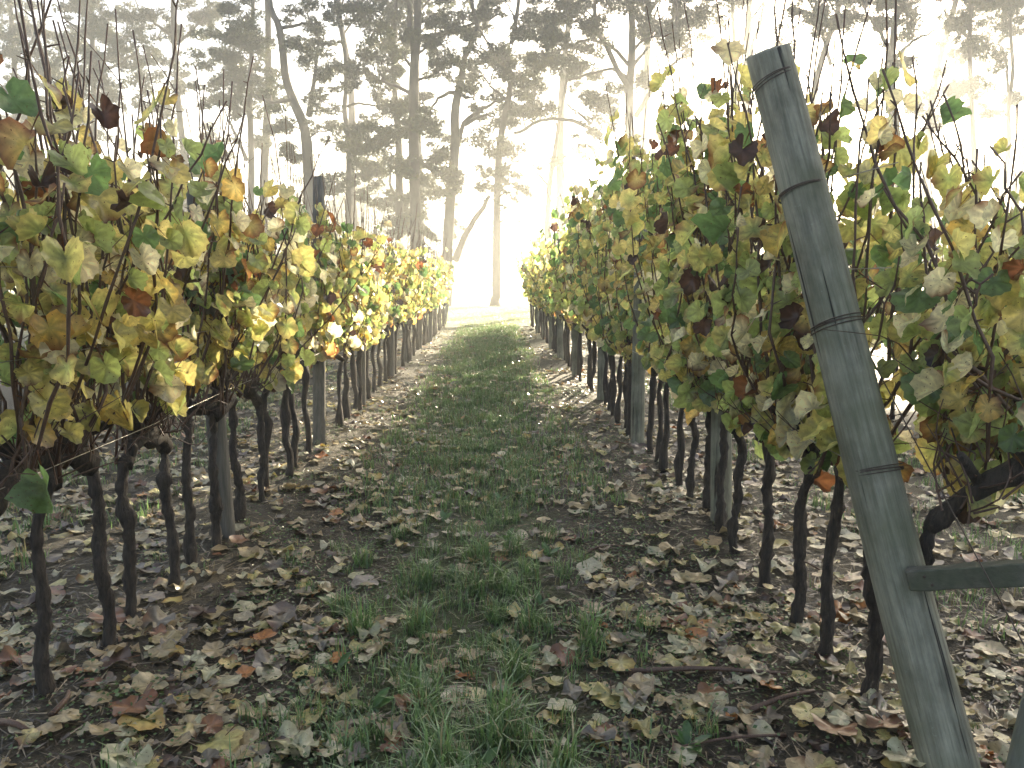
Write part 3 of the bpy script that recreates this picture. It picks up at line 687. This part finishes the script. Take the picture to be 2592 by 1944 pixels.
left_near = [1.75, 2.2, 2.65, 3.0, 3.27, 3.68, 4.0, 4.28, 4.72, 5.15, 5.42, 5.78, 6.05, 6.5, 7.1, 7.45, 7.8, 8.2, 8.65, 9.0]
row(-1.52, left_near + list(np.arange(9.45, 25.6, .46)), 'left of the aisle', LEFT_P, 1.0, 2.0, grp='vines in the row left of the grassy aisle')
right_near = [2.54, 2.89, 3.19, 3.6, 4.0, 4.32, 4.72, 5.0, 5.3, 5.68, 6.02, 6.38, 7.2, 7.55, 7.9, 8.3, 8.7, 9.1]
row(1.29, right_near + list(np.arange(9.5, 25.2, .46)), 'right of the aisle', RIGHT_P, 1.26, 2.55, grp='vines in the row right of the grassy aisle')
for i, Y in enumerate(np.arange(6.0, 25, .62)):
    vine(4.1 + vr.normal(0, .03), Y, 1 if Y < 9 else 0, 'grape vine in the neighbouring row seen beyond the leaning end post', 'vines in the neighbouring row to the right', RIGHT_P, leaf_gain=1.25)
for i, Y in enumerate(np.arange(4.5, 25, .62)):
    vine(-4.3 + vr.normal(0, .03), Y, 1 if Y < 8 else 0, 'grape vine in the neighbouring row glimpsed between the left row trunks', 'vines in the neighbouring row to the left', LEFT_P, leaf_gain=1.2)
# the gnarled end vine behind the leaning post, its thick arm rising out of the picture
b = on_ground(2345, 1880); b[2] = 0
tp = [[0, 0, -.05], [.01, .02, .25], [-.03, 0, .5], [0, .0, .62]]
arm = [at(2352, 1345, b[1]) - b, at(2420, 1285, b[1] - .05) - b, at(2500, 1235, b[1] - .1) - b, at(2570, 1205, b[1] - .15) - b, at(2700, 1130, b[1] - .2) - b]
tp = [[0, 0, -.05], [.015, .01, .22], [-.02, 0, .42], list(arm[0] * [1, 1, .85]), list(arm[0])]
vine(b[0], b[1], 2, 'thick gnarled grape vine right behind the leaning end post, its black arm rising rightward', 'vines in the row right of the grassy aisle', RIGHT_P, arm_pts=arm, trunk_pts=tp, spread=1.5, ncane=46, ztop=.74, zleaf=1.86, leaf_gain=1.7, cane_off=(.6, 1.1, 0), lsize=.85)
for Y, X in ((3.0, 2.05), (3.4, 2.45), (3.9, 2.2)):
    pass

# ------------------------------------------------------------------ posts and wires
def post(X, Y, h, r, lean, label, group, sides=14, m=M_POST):
    gz = float(ground_z(X, Y)); mb = MB()
    P = np.array([[0, 0, -.2], [0, 0, 0], [lean[0] * .33, lean[1] * .33, h * .33], [lean[0] * .66, lean[1] * .66, h * .66], [lean[0], lean[1], h]])
    tube(mb, spline(P, 9), np.linspace(r * 1.04, r * .93, 9), sides, .035)
    return tag(link('trellis_post', mb.mesh('trellis_post', m, True), None, (X, Y, gz)), label, 'post', group)
lp = [4.45, 6.85, 9.3, 11.8, 14.3, 16.8, 19.3, 21.8]
for i, Y in enumerate(lp):
    post(-1.52 + vr.normal(0, .02), Y, 2.3 if i == 1 else vr.uniform(1.75, 2.0), .055, (vr.normal(0, .04), .35 if i == 1 else vr.normal(.05, .08)),
         'grey wooden trellis post, %s from the near end of the left row' % ORD[i], 'trellis posts of the left row', m=M_OLDPOST)
for i, Y in enumerate([4.5, 6.9, 9.4, 11.9, 14.4, 16.9, 19.4, 21.9]):
    post(1.29 + vr.normal(0, .02), Y, vr.uniform(2.0, 2.2), .06, (vr.normal(0, .03), vr.normal(.05, .08)),
         'grey wooden trellis post, %s upright one from the near end of the right row' % ORD[i], 'trellis posts of the right row')
post(-1.55, 26.3, 1.9, .06, (.25, .9), 'leaning grey end post in the bright haze at the far end of the left row', None)
post(1.35, 26.0, 1.9, .06, (-.1, .8), 'leaning grey end post in the haze at the far end of the right row', None)

# the big leaning end post
PB, PT = on_ground(2420, 1985), at(1938, 128, 2.90)
PB[2] = 0.0
axis = norm(PT - PB); base = PB - axis * .25
n = 40; P = base + (PT - base) * np.linspace(0, 1, n)[:, None]
PR = .080
side_v = norm(np.cross(axis, [0, 1, 0])); back_v = np.cross(side_v, axis)
endp = empty('end_post', PB, 'thick round weathered end post leaning over the near end of the right row', 'post')
mb = MB(); sd = 28; th = np.arange(sd) / sd * 2 * np.pi
pr = np.random.RandomState(9)
prof = 1 + .012 * np.sin(th * 3 + 1) + .008 * np.sin(th * 5)
V = []
for i in range(n):
    f = i / (n - 1); rr = PR * (1.03 - .08 * f) * prof * (1 + pr.normal(0, .004, sd))
    c = P[i] + side_v * .008 * math.sin(f * 5) 
    ring = c + (side_v[None] * np.cos(th)[:, None] + back_v[None] * np.sin(th)[:, None]) * rr[:, None]
    if i == n - 1: ring = ring - axis * .004
    if f > .95: ring = ring + axis * (((ring - c) @ np.array([.35, 1.0, 0]))[:, None] * .55 * (f - .95) / .05)
    V.append(ring)
# sloping cut at the top
V.append(P[-1] + axis * .004 + (V[-1] - P[-1]) * .955)
V = np.concatenate(V + [[P[-1] + axis * .006]])
T = []
for i in range(n):
    for j in range(sd):
        a_, b_ = i * sd + j, i * sd + (j + 1) % sd
        T += [(a_, b_, b_ + sd), (a_, b_ + sd, a_ + sd)]
for j in range(sd): T.append((len(V) - 1, n * sd + j, n * sd + (j + 1) % sd))
FRM = np.stack([side_v, back_v, axis], 1)
me = mesh_np('shaft', (V - PB) @ FRM, T, None, True, M_POST); shaft = link('shaft', me, endp)
shaft.matrix_basis = Matrix(FRM.tolist()).to_4x4()
def wrap(py, turns, tilt, spread_, label=None):
    # height along the post where the pixel row py falls
    f = np.linspace(0, 1, 400); Q = base + (PT - base) * f[:, None]
    k = int(np.argmin(np.abs(px_of(Q)[:, 1] - py))); c = Q[k]; rr = PR * (1.03 - .08 * f[k]) * 1.035
    mb = MB()
    m_ = 26 * turns; a_ = np.linspace(0, 2 * np.pi * turns, m_)
    off = tilt * np.cos(a_) * .02 + spread_ * (np.sin(a_ * .37) + np.linspace(-1, 1, m_)) * .5
    Pw = c + (side_v * np.cos(a_)[:, None] + back_v * np.sin(a_)[:, None]) * rr + axis * off[:, None]
    tube(mb, Pw, .0020, 5)
    tube(mb, [Pw[-1], Pw[-1] + [.03, -.01, -.004], Pw[-1] + [.05, .02, .006]], .002, 4)
    link('wire_wrap', mb.mesh('wire_wrap', M_WIRE, off=PB), endp)
wrap(215, 3, -1.0, .02); wrap(485, 3, -.25, .008); wrap(822, 4, -.2, .018); wrap(1193, 4, .1, .014)
# rail nailed to it and the second, outward leaning strut
ra = at(2300, 1466, 2.22); rb = at(2720, 1442, 1.98)
d = norm(rb - ra); up = np.array([0, 0, 1.]); sdv = norm(np.cross(d, up)); up = np.cross(sdv, d)
hw, hh = .024, .031
V = []
for q, c in ((0, ra), (1, rb)):
    for s, u_ in ((-1, -1), (1, -1), (1, 1), (-1, 1)): V.append(c + sdv * hw * s + up * hh * u_)
import bmesh
bm = bmesh.new(); vs = [bm.verts.new(v_ - ra) for v_ in V]
for f in ((3, 2, 1, 0), (4, 5, 6, 7), (0, 1, 5, 4), (1, 2, 6, 5), (2, 3, 7, 6), (3, 0, 4, 7)): bm.faces.new([vs[i] for i in f])
bmesh.ops.subdivide_edges(bm, edges=[e_ for e_ in bm.edges if e_.calc_length() > .2], cuts=7)
for v_ in bm.verts: v_.co += Vector(pr.normal(0, .0012, 3))
bmesh.ops.bevel(bm, geom=[e_ for e_ in bm.edges if e_.is_manifold and e_.calc_face_angle(0) > 1], offset=.003, segments=1, affect='EDGES')
bmesh.ops.recalc_face_normals(bm, faces=bm.faces)
me = bpy.data.meshes.new('brace_rail'); bm.to_mesh(me); me.materials.append(M_RAIL)
rail = tag(link('brace_rail', me, None, ra), 'square grey brace rail butting against the leaning end post low down', 'rail')
for q, zz in ((.05, .012), (.065, -.013)):
    mb = MB(); pn = d * q + up * zz; tube(mb, [pn - sdv * .02, pn - sdv * (hw + .004)] if (sdv @ np.array([0, 1, 0])) > 0 else [pn + sdv * .02, pn + sdv * (hw + .004)], .0042, 8)
    link('nail', mb.mesh('nail', M_WIRE), rail)
s0 = on_ground(2590, 2040); s0[2] = 0; s1 = at(2790, 1250, s0[1] + .02)
mb = MB(); tube(mb, spline([s0 - (s1 - s0) * .2, s0, s1], 12), .062, 20, .02)
tag(link('strut_post', mb.mesh('strut_post', M_TIMBER, off=s0), None, s0), 'round timber strut cut off by the lower right corner', 'post')
# anchor wire
wa, wb = at(2165, 830, 2.58), at(2720, 1870, 1.75)
mb = MB(); tube(mb, spline([wa, (wa + wb) / 2 + [0, 0, -.004], wb], 10), .0021, 5)
tag(link('anchor_wire', mb.mesh('anchor_wire', M_WIRE, off=wb), None, wb), 'thin anchor wire running from the leaning end post down to the lower right', 'wire')
for X, nm, y0, y1 in ((-1.52, 'left', 1.2, 26), (1.29, 'right', 2.45, 26)):
    for z, w_ in ((.85, 'lowest'), (1.2, 'second'), (1.5, 'third'), (1.8, 'top')):
        mb = MB(); ys = np.linspace(y0, y1, 24)
        off = .07 if X < 0 else -.06
        Pw = np.stack([np.full(24, X + off) + rng.normal(0, .004, 24), ys, z + .012 * np.sin(ys * 1.3 + z * 9)], 1)
        tube(mb, Pw, .0017, 5)
        tag(link('trellis_wire', mb.mesh('trellis_wire', M_STEEL, off=[X, y0, 0]), None, (X, y0, 0)), '%s steel trellis wire along the %s vine row' % (w_, nm), 'wire', 'trellis wires of the %s row' % nm)

# ------------------------------------------------------------------ leaf litter
def litter_points(r, n, y0, y1, x0, x1, centre_keep=.55):
    Y = r.uniform(y0, y1, n); X = r.uniform(x0, x1, n)
    keep = np.ones(n, bool)
    c = np.abs(X + .12) < .5 + .15 * np.sin(Y * 2.1)
    keep[c] = r.rand(c.sum()) < centre_keep
    keep &= r.rand(n) < .62 + .38 * np.sin(X * 3.1 + 1.7 * np.sin(Y * 1.3)) * np.sin(Y * 2.3)
    return X[keep], Y[keep]
gr = np.random.RandomState(31)
def litter_frames(r, n, tilt):
    a_ = r.uniform(0, 2 * np.pi, n)
    v = np.stack([np.cos(a_), np.sin(a_), r.normal(0, tilt * .6, n)], 1)
    nn = np.stack([r.normal(0, tilt, n), r.normal(0, tilt, n), np.where(r.rand(n) < .75, 1., -1.)], 1)
    return frames(v, nn)
# the largest in view, one by one
X, Y = litter_points(gr, 1500, 1.75, 4.4, -2.6, 2.4)
q = px_of(np.stack([X, Y, 0 * X], 1)); inn = (q[:, 0] > -20) & (q[:, 0] < 2610) & (q[:, 1] < 1960) & (q[:, 1] > 0)
X, Y = X[inn], Y[inn]; o_ = np.argsort(Y)[:300]; X, Y = X[o_], Y[o_]
Y_LIT = Y.max()
fr = litter_frames(gr, len(X), .12); kinds = gr.choice(LIT_KINDS, len(X), p=LIT_P)
NAMES = {'tan': 'tan', 'pale': 'pale straw', 'yellow': 'yellow', 'grey': 'grey brown', 'brown': 'red brown', 'dark': 'blackened', 'orange': 'orange', 'gold': 'golden'}
for i in range(len(X)):
    s = np.clip(gr.normal(.084, .026), .04, .14)
    o = link('fallen_leaf', LIT_MESH[kinds[i]][gr.randint(5)])
    M = Matrix((fr[i] * s * [1, 1, 1]).tolist()).to_4x4()
    M.translation = Vector((X[i], Y[i], float(ground_z(X[i], Y[i])) + .012 + gr.uniform(0, .02))); o.matrix_basis = M
    size_w = 'large' if s > .10 else 'small' if s < .068 else 'medium'
    where = 'below the left vines' if X[i] < -.95 else 'below the right vines' if X[i] > .8 else 'beside the grass strip' if abs(X[i] + .12) > .5 else 'in the grass strip'
    how = 'in the foreground' if Y[i] < 2.3 else 'a step further back' if Y[i] < 2.7 else 'near the first trunks'
    tag(o, '%s %s fallen vine leaf lying %s %s' % (size_w, NAMES[kinds[i]], where, how), 'leaf', 'fallen vine leaves on the ground')
# the rest: one mass
Xs, Ys = [], []
for n, y0, y1, x0, x1 in ((4600, Y_LIT - .3, 7, -4.2, 3.9), (4200, 7, 13, -4.2, 4.0), (2600, 13, 25, -4, 4), (1000, 1.6, 3.4, 1.9, 4)):
    x, y = litter_points(gr, n, y0, y1, x0, x1); Xs.append(x); Ys.append(y)
x, y = litter_points(gr, 1700, 1.6, Y_LIT, -2.8, 2.5); Xs.append(x); Ys.append(y)
X, Y = np.concatenate(Xs), np.concatenate(Ys); n = len(X)
size = np.clip(gr.normal(.074, .03, n), .025, .13) * np.where(Y > 12, 1.2, 1)
k_ = Y < Y_LIT; size[k_] *= .75
pos = np.stack([X, Y, ground_z(X, Y) + np.where(k_, .004, .012) + gr.uniform(0, .018, n)], 1)
fr = litter_frames(gr, n, .13)
pos -= fr[:, :, 1] * (size * .3)[:, None]
me = joined_leaves('leaf_litter', LIT_SHAPE, pos, fr, size, gr.choice(LIT_KINDS, n, p=LIT_P), gr, M_LITTER)
tag(link('leaf_litter', me), 'scattered tan and yellow fallen vine leaves covering the ground', 'leaf litter', kind='stuff')

# ------------------------------------------------------------------ grass, weeds, twigs
def blades(r, base, h, wd, lean):
    n = len(base); a_ = r.uniform(0, 2 * np.pi, n)
    d = np.stack([np.cos(a_), np.sin(a_), 0 * a_], 1); s = np.stack([-np.sin(a_), np.cos(a_), 0 * a_], 1)
    h, wd, lean = h[:, None], wd[:, None], lean[:, None]; up = np.array([0, 0, 1.])
    m_ = base + up * h * .6 + d * h * lean * .35
    t_ = base + up * h * (1 - .35 * lean) + d * h * lean * 1.0
    V = np.stack([base - s * wd, base + s * wd, m_ - s * wd * .8, m_ + s * wd * .8, t_], 1)
    T = np.array([[0, 1, 3], [0, 3, 2], [2, 3, 4]])
    T = (np.arange(n)[:, None, None] * 5 + T).reshape(-1, 3)
    return V.reshape(-1, 3), T
Bp, Bh, Bw, Bl, Bc = [], [], [], [], []
def tuft(x, y, n, h, rad, wd, lean=.6, dry=.1):
    a_ = gr.uniform(0, 6.28, n); q = rad * np.sqrt(gr.uniform(0, 1, n))
    px_, py_ = x + q * np.cos(a_), y + q * np.sin(a_)
    Bp.append(np.stack([px_, py_, ground_z(px_, py_)], 1)); Bh.append(h * gr.uniform(.45, 1.1, n)); Bw.append(wd * gr.uniform(.6, 1.2, n)); Bl.append(gr.uniform(.1, 1.2, n) * lean)
    c = np.array([.135, .225, .08]) * gr.uniform(.6, 1.4, (n, 1)); k = gr.rand(n) < dry; c[k] = np.array([.28, .24, .12]) * gr.uniform(.7, 1.1, (k.sum(), 1)); Bc.append(c)
for k in range(900):                                   # tufts in the middle strip
    y = 1.7 + 23 * gr.rand() ** 1.7; x = gr.normal(-.13, .33)
    tuft(x, y, gr.randint(14, 44), gr.uniform(.05, .13), gr.uniform(.03, .09), .0024 if y < 6 else .004, .8)
for k in range(34):                                    # bold tufts in the front
    x, y = gr.normal(-.08, .26), gr.uniform(1.75, 4.2)
    tuft(x, y, 60, gr.uniform(.12, .21), .045, .0034, 1.0, .05)
for k in range(2300):                                  # thin turf farther up the aisle
    y = gr.uniform(5, 27); x = gr.uniform(-1.0, .8)
    tuft(x, y, 14, gr.uniform(.05, .11), .12, .0045, .8, .2)
for k in range(420):                                   # grass in the neighbouring aisles
    y = gr.uniform(3, 14); x = gr.choice([gr.uniform(2.1, 3.8), gr.uniform(-3.9, -2.2)])
    tuft(x, y, 26, gr.uniform(.06, .14), .12, .0035, .8, .15)
for k in range(260):                                   # odd sprigs among the leaves
    y = 1.8 + 8 * gr.rand() ** 1.5; x = gr.uniform(-2.3, 2.2)
    tuft(x, y, 8, gr.uniform(.03, .08), .03, .002, .7, .3)
for k in range(5500):                                   # headland beyond the rows: dew and sun glare lightened into the blade colour
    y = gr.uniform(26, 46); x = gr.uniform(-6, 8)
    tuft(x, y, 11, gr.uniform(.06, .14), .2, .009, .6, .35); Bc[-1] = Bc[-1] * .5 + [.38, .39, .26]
Bp, Bh, Bw, Bl, Bc = map(np.concatenate, (Bp, Bh, Bw, Bl, Bc))
V, T = blades(gr, Bp, Bh, Bw, Bl)
tag(link('grass', mesh_np('grass', V, T, np.repeat(Bc, 5, 0), False, M_GRASS)), 'dewy green grass along the middle of the aisle', 'grass', kind='stuff')
# creeping ground cover
cx, cy = [], []
for k in range(230):
    y = 1.7 + 9 * gr.rand() ** 1.4; x = gr.choice([gr.normal(-.7, .35), gr.normal(.65, .35), gr.uniform(-2, 2)])
    n = gr.randint(60, 220); s = gr.uniform(.08, .22)
    cx.append(gr.normal(x, s, n)); cy.append(gr.normal(y, s, n))
cx, cy = np.concatenate(cx), np.concatenate(cy); n = len(cx)
p = np.stack([cx, cy, ground_z(cx, cy) + gr.uniform(.004, .035, n)], 1)
f = litter_frames(gr, n, .5); s = gr.uniform(.005, .011, n)[:, None]
V = np.stack([p - f[:, :, 1] * s, p + f[:, :, 0] * s * .7, p + f[:, :, 1] * s, p - f[:, :, 0] * s * .7], 1).reshape(-1, 3)
T = (np.arange(n)[:, None, None] * 4 + np.array([[0, 1, 2], [0, 2, 3]])).reshape(-1, 3)
tag(link('ground_cover', mesh_np('ground_cover', V, T, np.repeat(np.array([.08, .14, .04]) * gr.uniform(.6, 1.4, (n, 1)), 4, 0), False, M_GRASS)),
    'low creeping chickweed in patches between the fallen leaves', 'ground cover', kind='stuff')
# broad leaved weeds in the strip
for k in range(14):
    x, y = [(-.42, 2.6), (.12, 3.0), (-.2, 3.9), (.08, 4.4), (-.6, 2.9), (.22, 3.5), (-.05, 2.2), (-.35, 3.3), (.05, 5.2), (-.3, 4.8), (.3, 4.1), (-.55, 2.1), (-.72, 3.5), (.62, 2.35)][k]
    e = empty('broadleaf_weed', (x, y, float(ground_z(x, y))), 'small green broad-leaved weed, %s along the grass strip from the front' % ORD[sorted([2.6, 3.0, 3.9, 4.4, 2.9, 3.5, 2.2, 3.3, 5.2, 4.8, 4.1, 2.1, 3.5, 2.35]).index(y)], 'weed', 'weeds in the grass strip')
    for j in range(gr.randint(4, 8)):
        a_ = gr.uniform(0, 6.28); L = gr.uniform(.06, .13); dv = np.array([math.cos(a_), math.sin(a_), 0]); sv = np.array([-dv[1], dv[0], 0])
        tt = np.linspace(0, 1, 6); rise = gr.uniform(.5, 1.1)
        sp = np.outer(tt * L * .75, dv) + np.outer(L * rise * (tt - .45 * tt ** 2), [0, 0, 1])
        wv = (L * .17 * np.sin(np.pi * np.clip(tt * .93 + .05, 0, 1)))[:, None]
        V = np.concatenate([sp - sv * wv + [0, 0, .004], sp, sp + sv * wv + [0, 0, .004]]); T = []
        for i in range(5):
            for o0 in (0, 6): T += [(o0 + i, o0 + i + 1, o0 + i + 7), (o0 + i, o0 + i + 7, o0 + i + 6)]
        link('leaf', mesh_np('weed_leaf', V, T, np.tile(np.array([.065, .15, .035]) * gr.uniform(.8, 1.3), (18, 1)), True, M_GRASS), e)
# fallen prunings
tw = [((1590, 1690), (1990, 1722), .012), ((1900, 1540), (2000, 1612), .007), ((1900, 1800), (2060, 1768), .012), ((130, 1840), (175, 1780), .011), ((0, 1855), (75, 1880), .013), ((1990, 1860), (1700, 1880), .006), ((620, 1640), (760, 1610), .006), ((1480, 1395), (1600, 1380), .008), ((2000, 1420), (2130, 1480), .006), ((360, 1770), (420, 1700), .006)]
for i, (p0, p1, rr) in enumerate(tw):
    a_, b_ = on_ground(*p0), on_ground(*p1); c = (a_ + b_) / 2
    for q in (a_, b_): q[2] = float(ground_z(q[0], q[1])) + rr * 1.2
    c[2] = (a_[2] + b_[2]) / 2 + .015
    mb = MB(); tube(mb, spline([a_, c + np.append(gr.normal(0, .02, 2), 0), b_], 8), np.linspace(rr, rr * .6, 8), 6, .1)
    lab = ['longest dark pruned stick lying across the soil at the right', 'pale straight stick near the second right trunk', 'short dark stick between yellow leaves at the lower right', 'pale peeled stub at the foot of the leftmost trunk', 'grey bent stick in the lower left corner',
           'thin twig in front of the right hand trunks', 'thin twig among leaves left of the grass strip', 'short stick on the soil right of the grass strip', 'thin twig beside the upright right post', 'thin twig by the second left trunk'][i]
    tag(link('fallen_stick', mb.mesh('fallen_stick', M_CANE, off=c), None, c), lab, 'stick', 'pruned sticks on the ground')
# bark and straw crumbs
n = 46000; x = gr.uniform(-3.2, 3.0, n); y = 1.6 + 9 * gr.rand(n) ** 1.3
k = (np.abs(x + .1) > .45) | (gr.rand(n) < .5); x, y = x[k], y[k]; n = len(x)
a_ = gr.uniform(0, 6.28, n); L = gr.uniform(.012, .06, n); wd = gr.uniform(.0015, .005, n)
d = np.stack([np.cos(a_), np.sin(a_), gr.normal(0, .12, n)], 1); s = np.stack([-np.sin(a_), np.cos(a_), gr.normal(0, .3, n)], 1)
p = np.stack([x, y, ground_z(x, y) + .006 + gr.uniform(0, .008, n)], 1)
V = np.stack([p - d * L[:, None] - s * wd[:, None], p - d * L[:, None] + s * wd[:, None], p + d * L[:, None]], 1).reshape(-1, 3)
cc = np.where(gr.rand(n, 1) < .35, np.array([.22, .17, .11]), np.array([.04, .028, .02])) * gr.uniform(.6, 1.3, (n, 1))
tag(link('bark_mulch', mesh_np('bark_mulch', V, np.arange(len(V)).reshape(-1, 3), np.repeat(cc, 3, 0), False, M_LITTER)), 'dark bark crumbs and straw on the bare soil', 'mulch', kind='stuff')

# ------------------------------------------------------------------ morning mist
bm = bmesh.new(); bmesh.ops.create_cube(bm, size=1)
me = bpy.data.meshes.new('haze'); bm.to_mesh(me)
hz = link('haze', me); hz.scale = (660, 380, 34); hz.location = (0, 140, 15.7); hz['kind'] = 'stuff'; hz['label'] = 'thin sunlit morning mist'
m, n, l = mat('mist'); v = n.new('ShaderNodeVolumePrincipled')
v.inputs['Color'].default_value = (.96, .97, .96, 1); v.inputs['Density'].default_value = HAZE_DENSITY; v.inputs['Anisotropy'].default_value = HAZE_G
o = n.new('ShaderNodeOutputMaterial'); l.new(v.outputs[0], o.inputs['Volume']); me.materials.append(m)
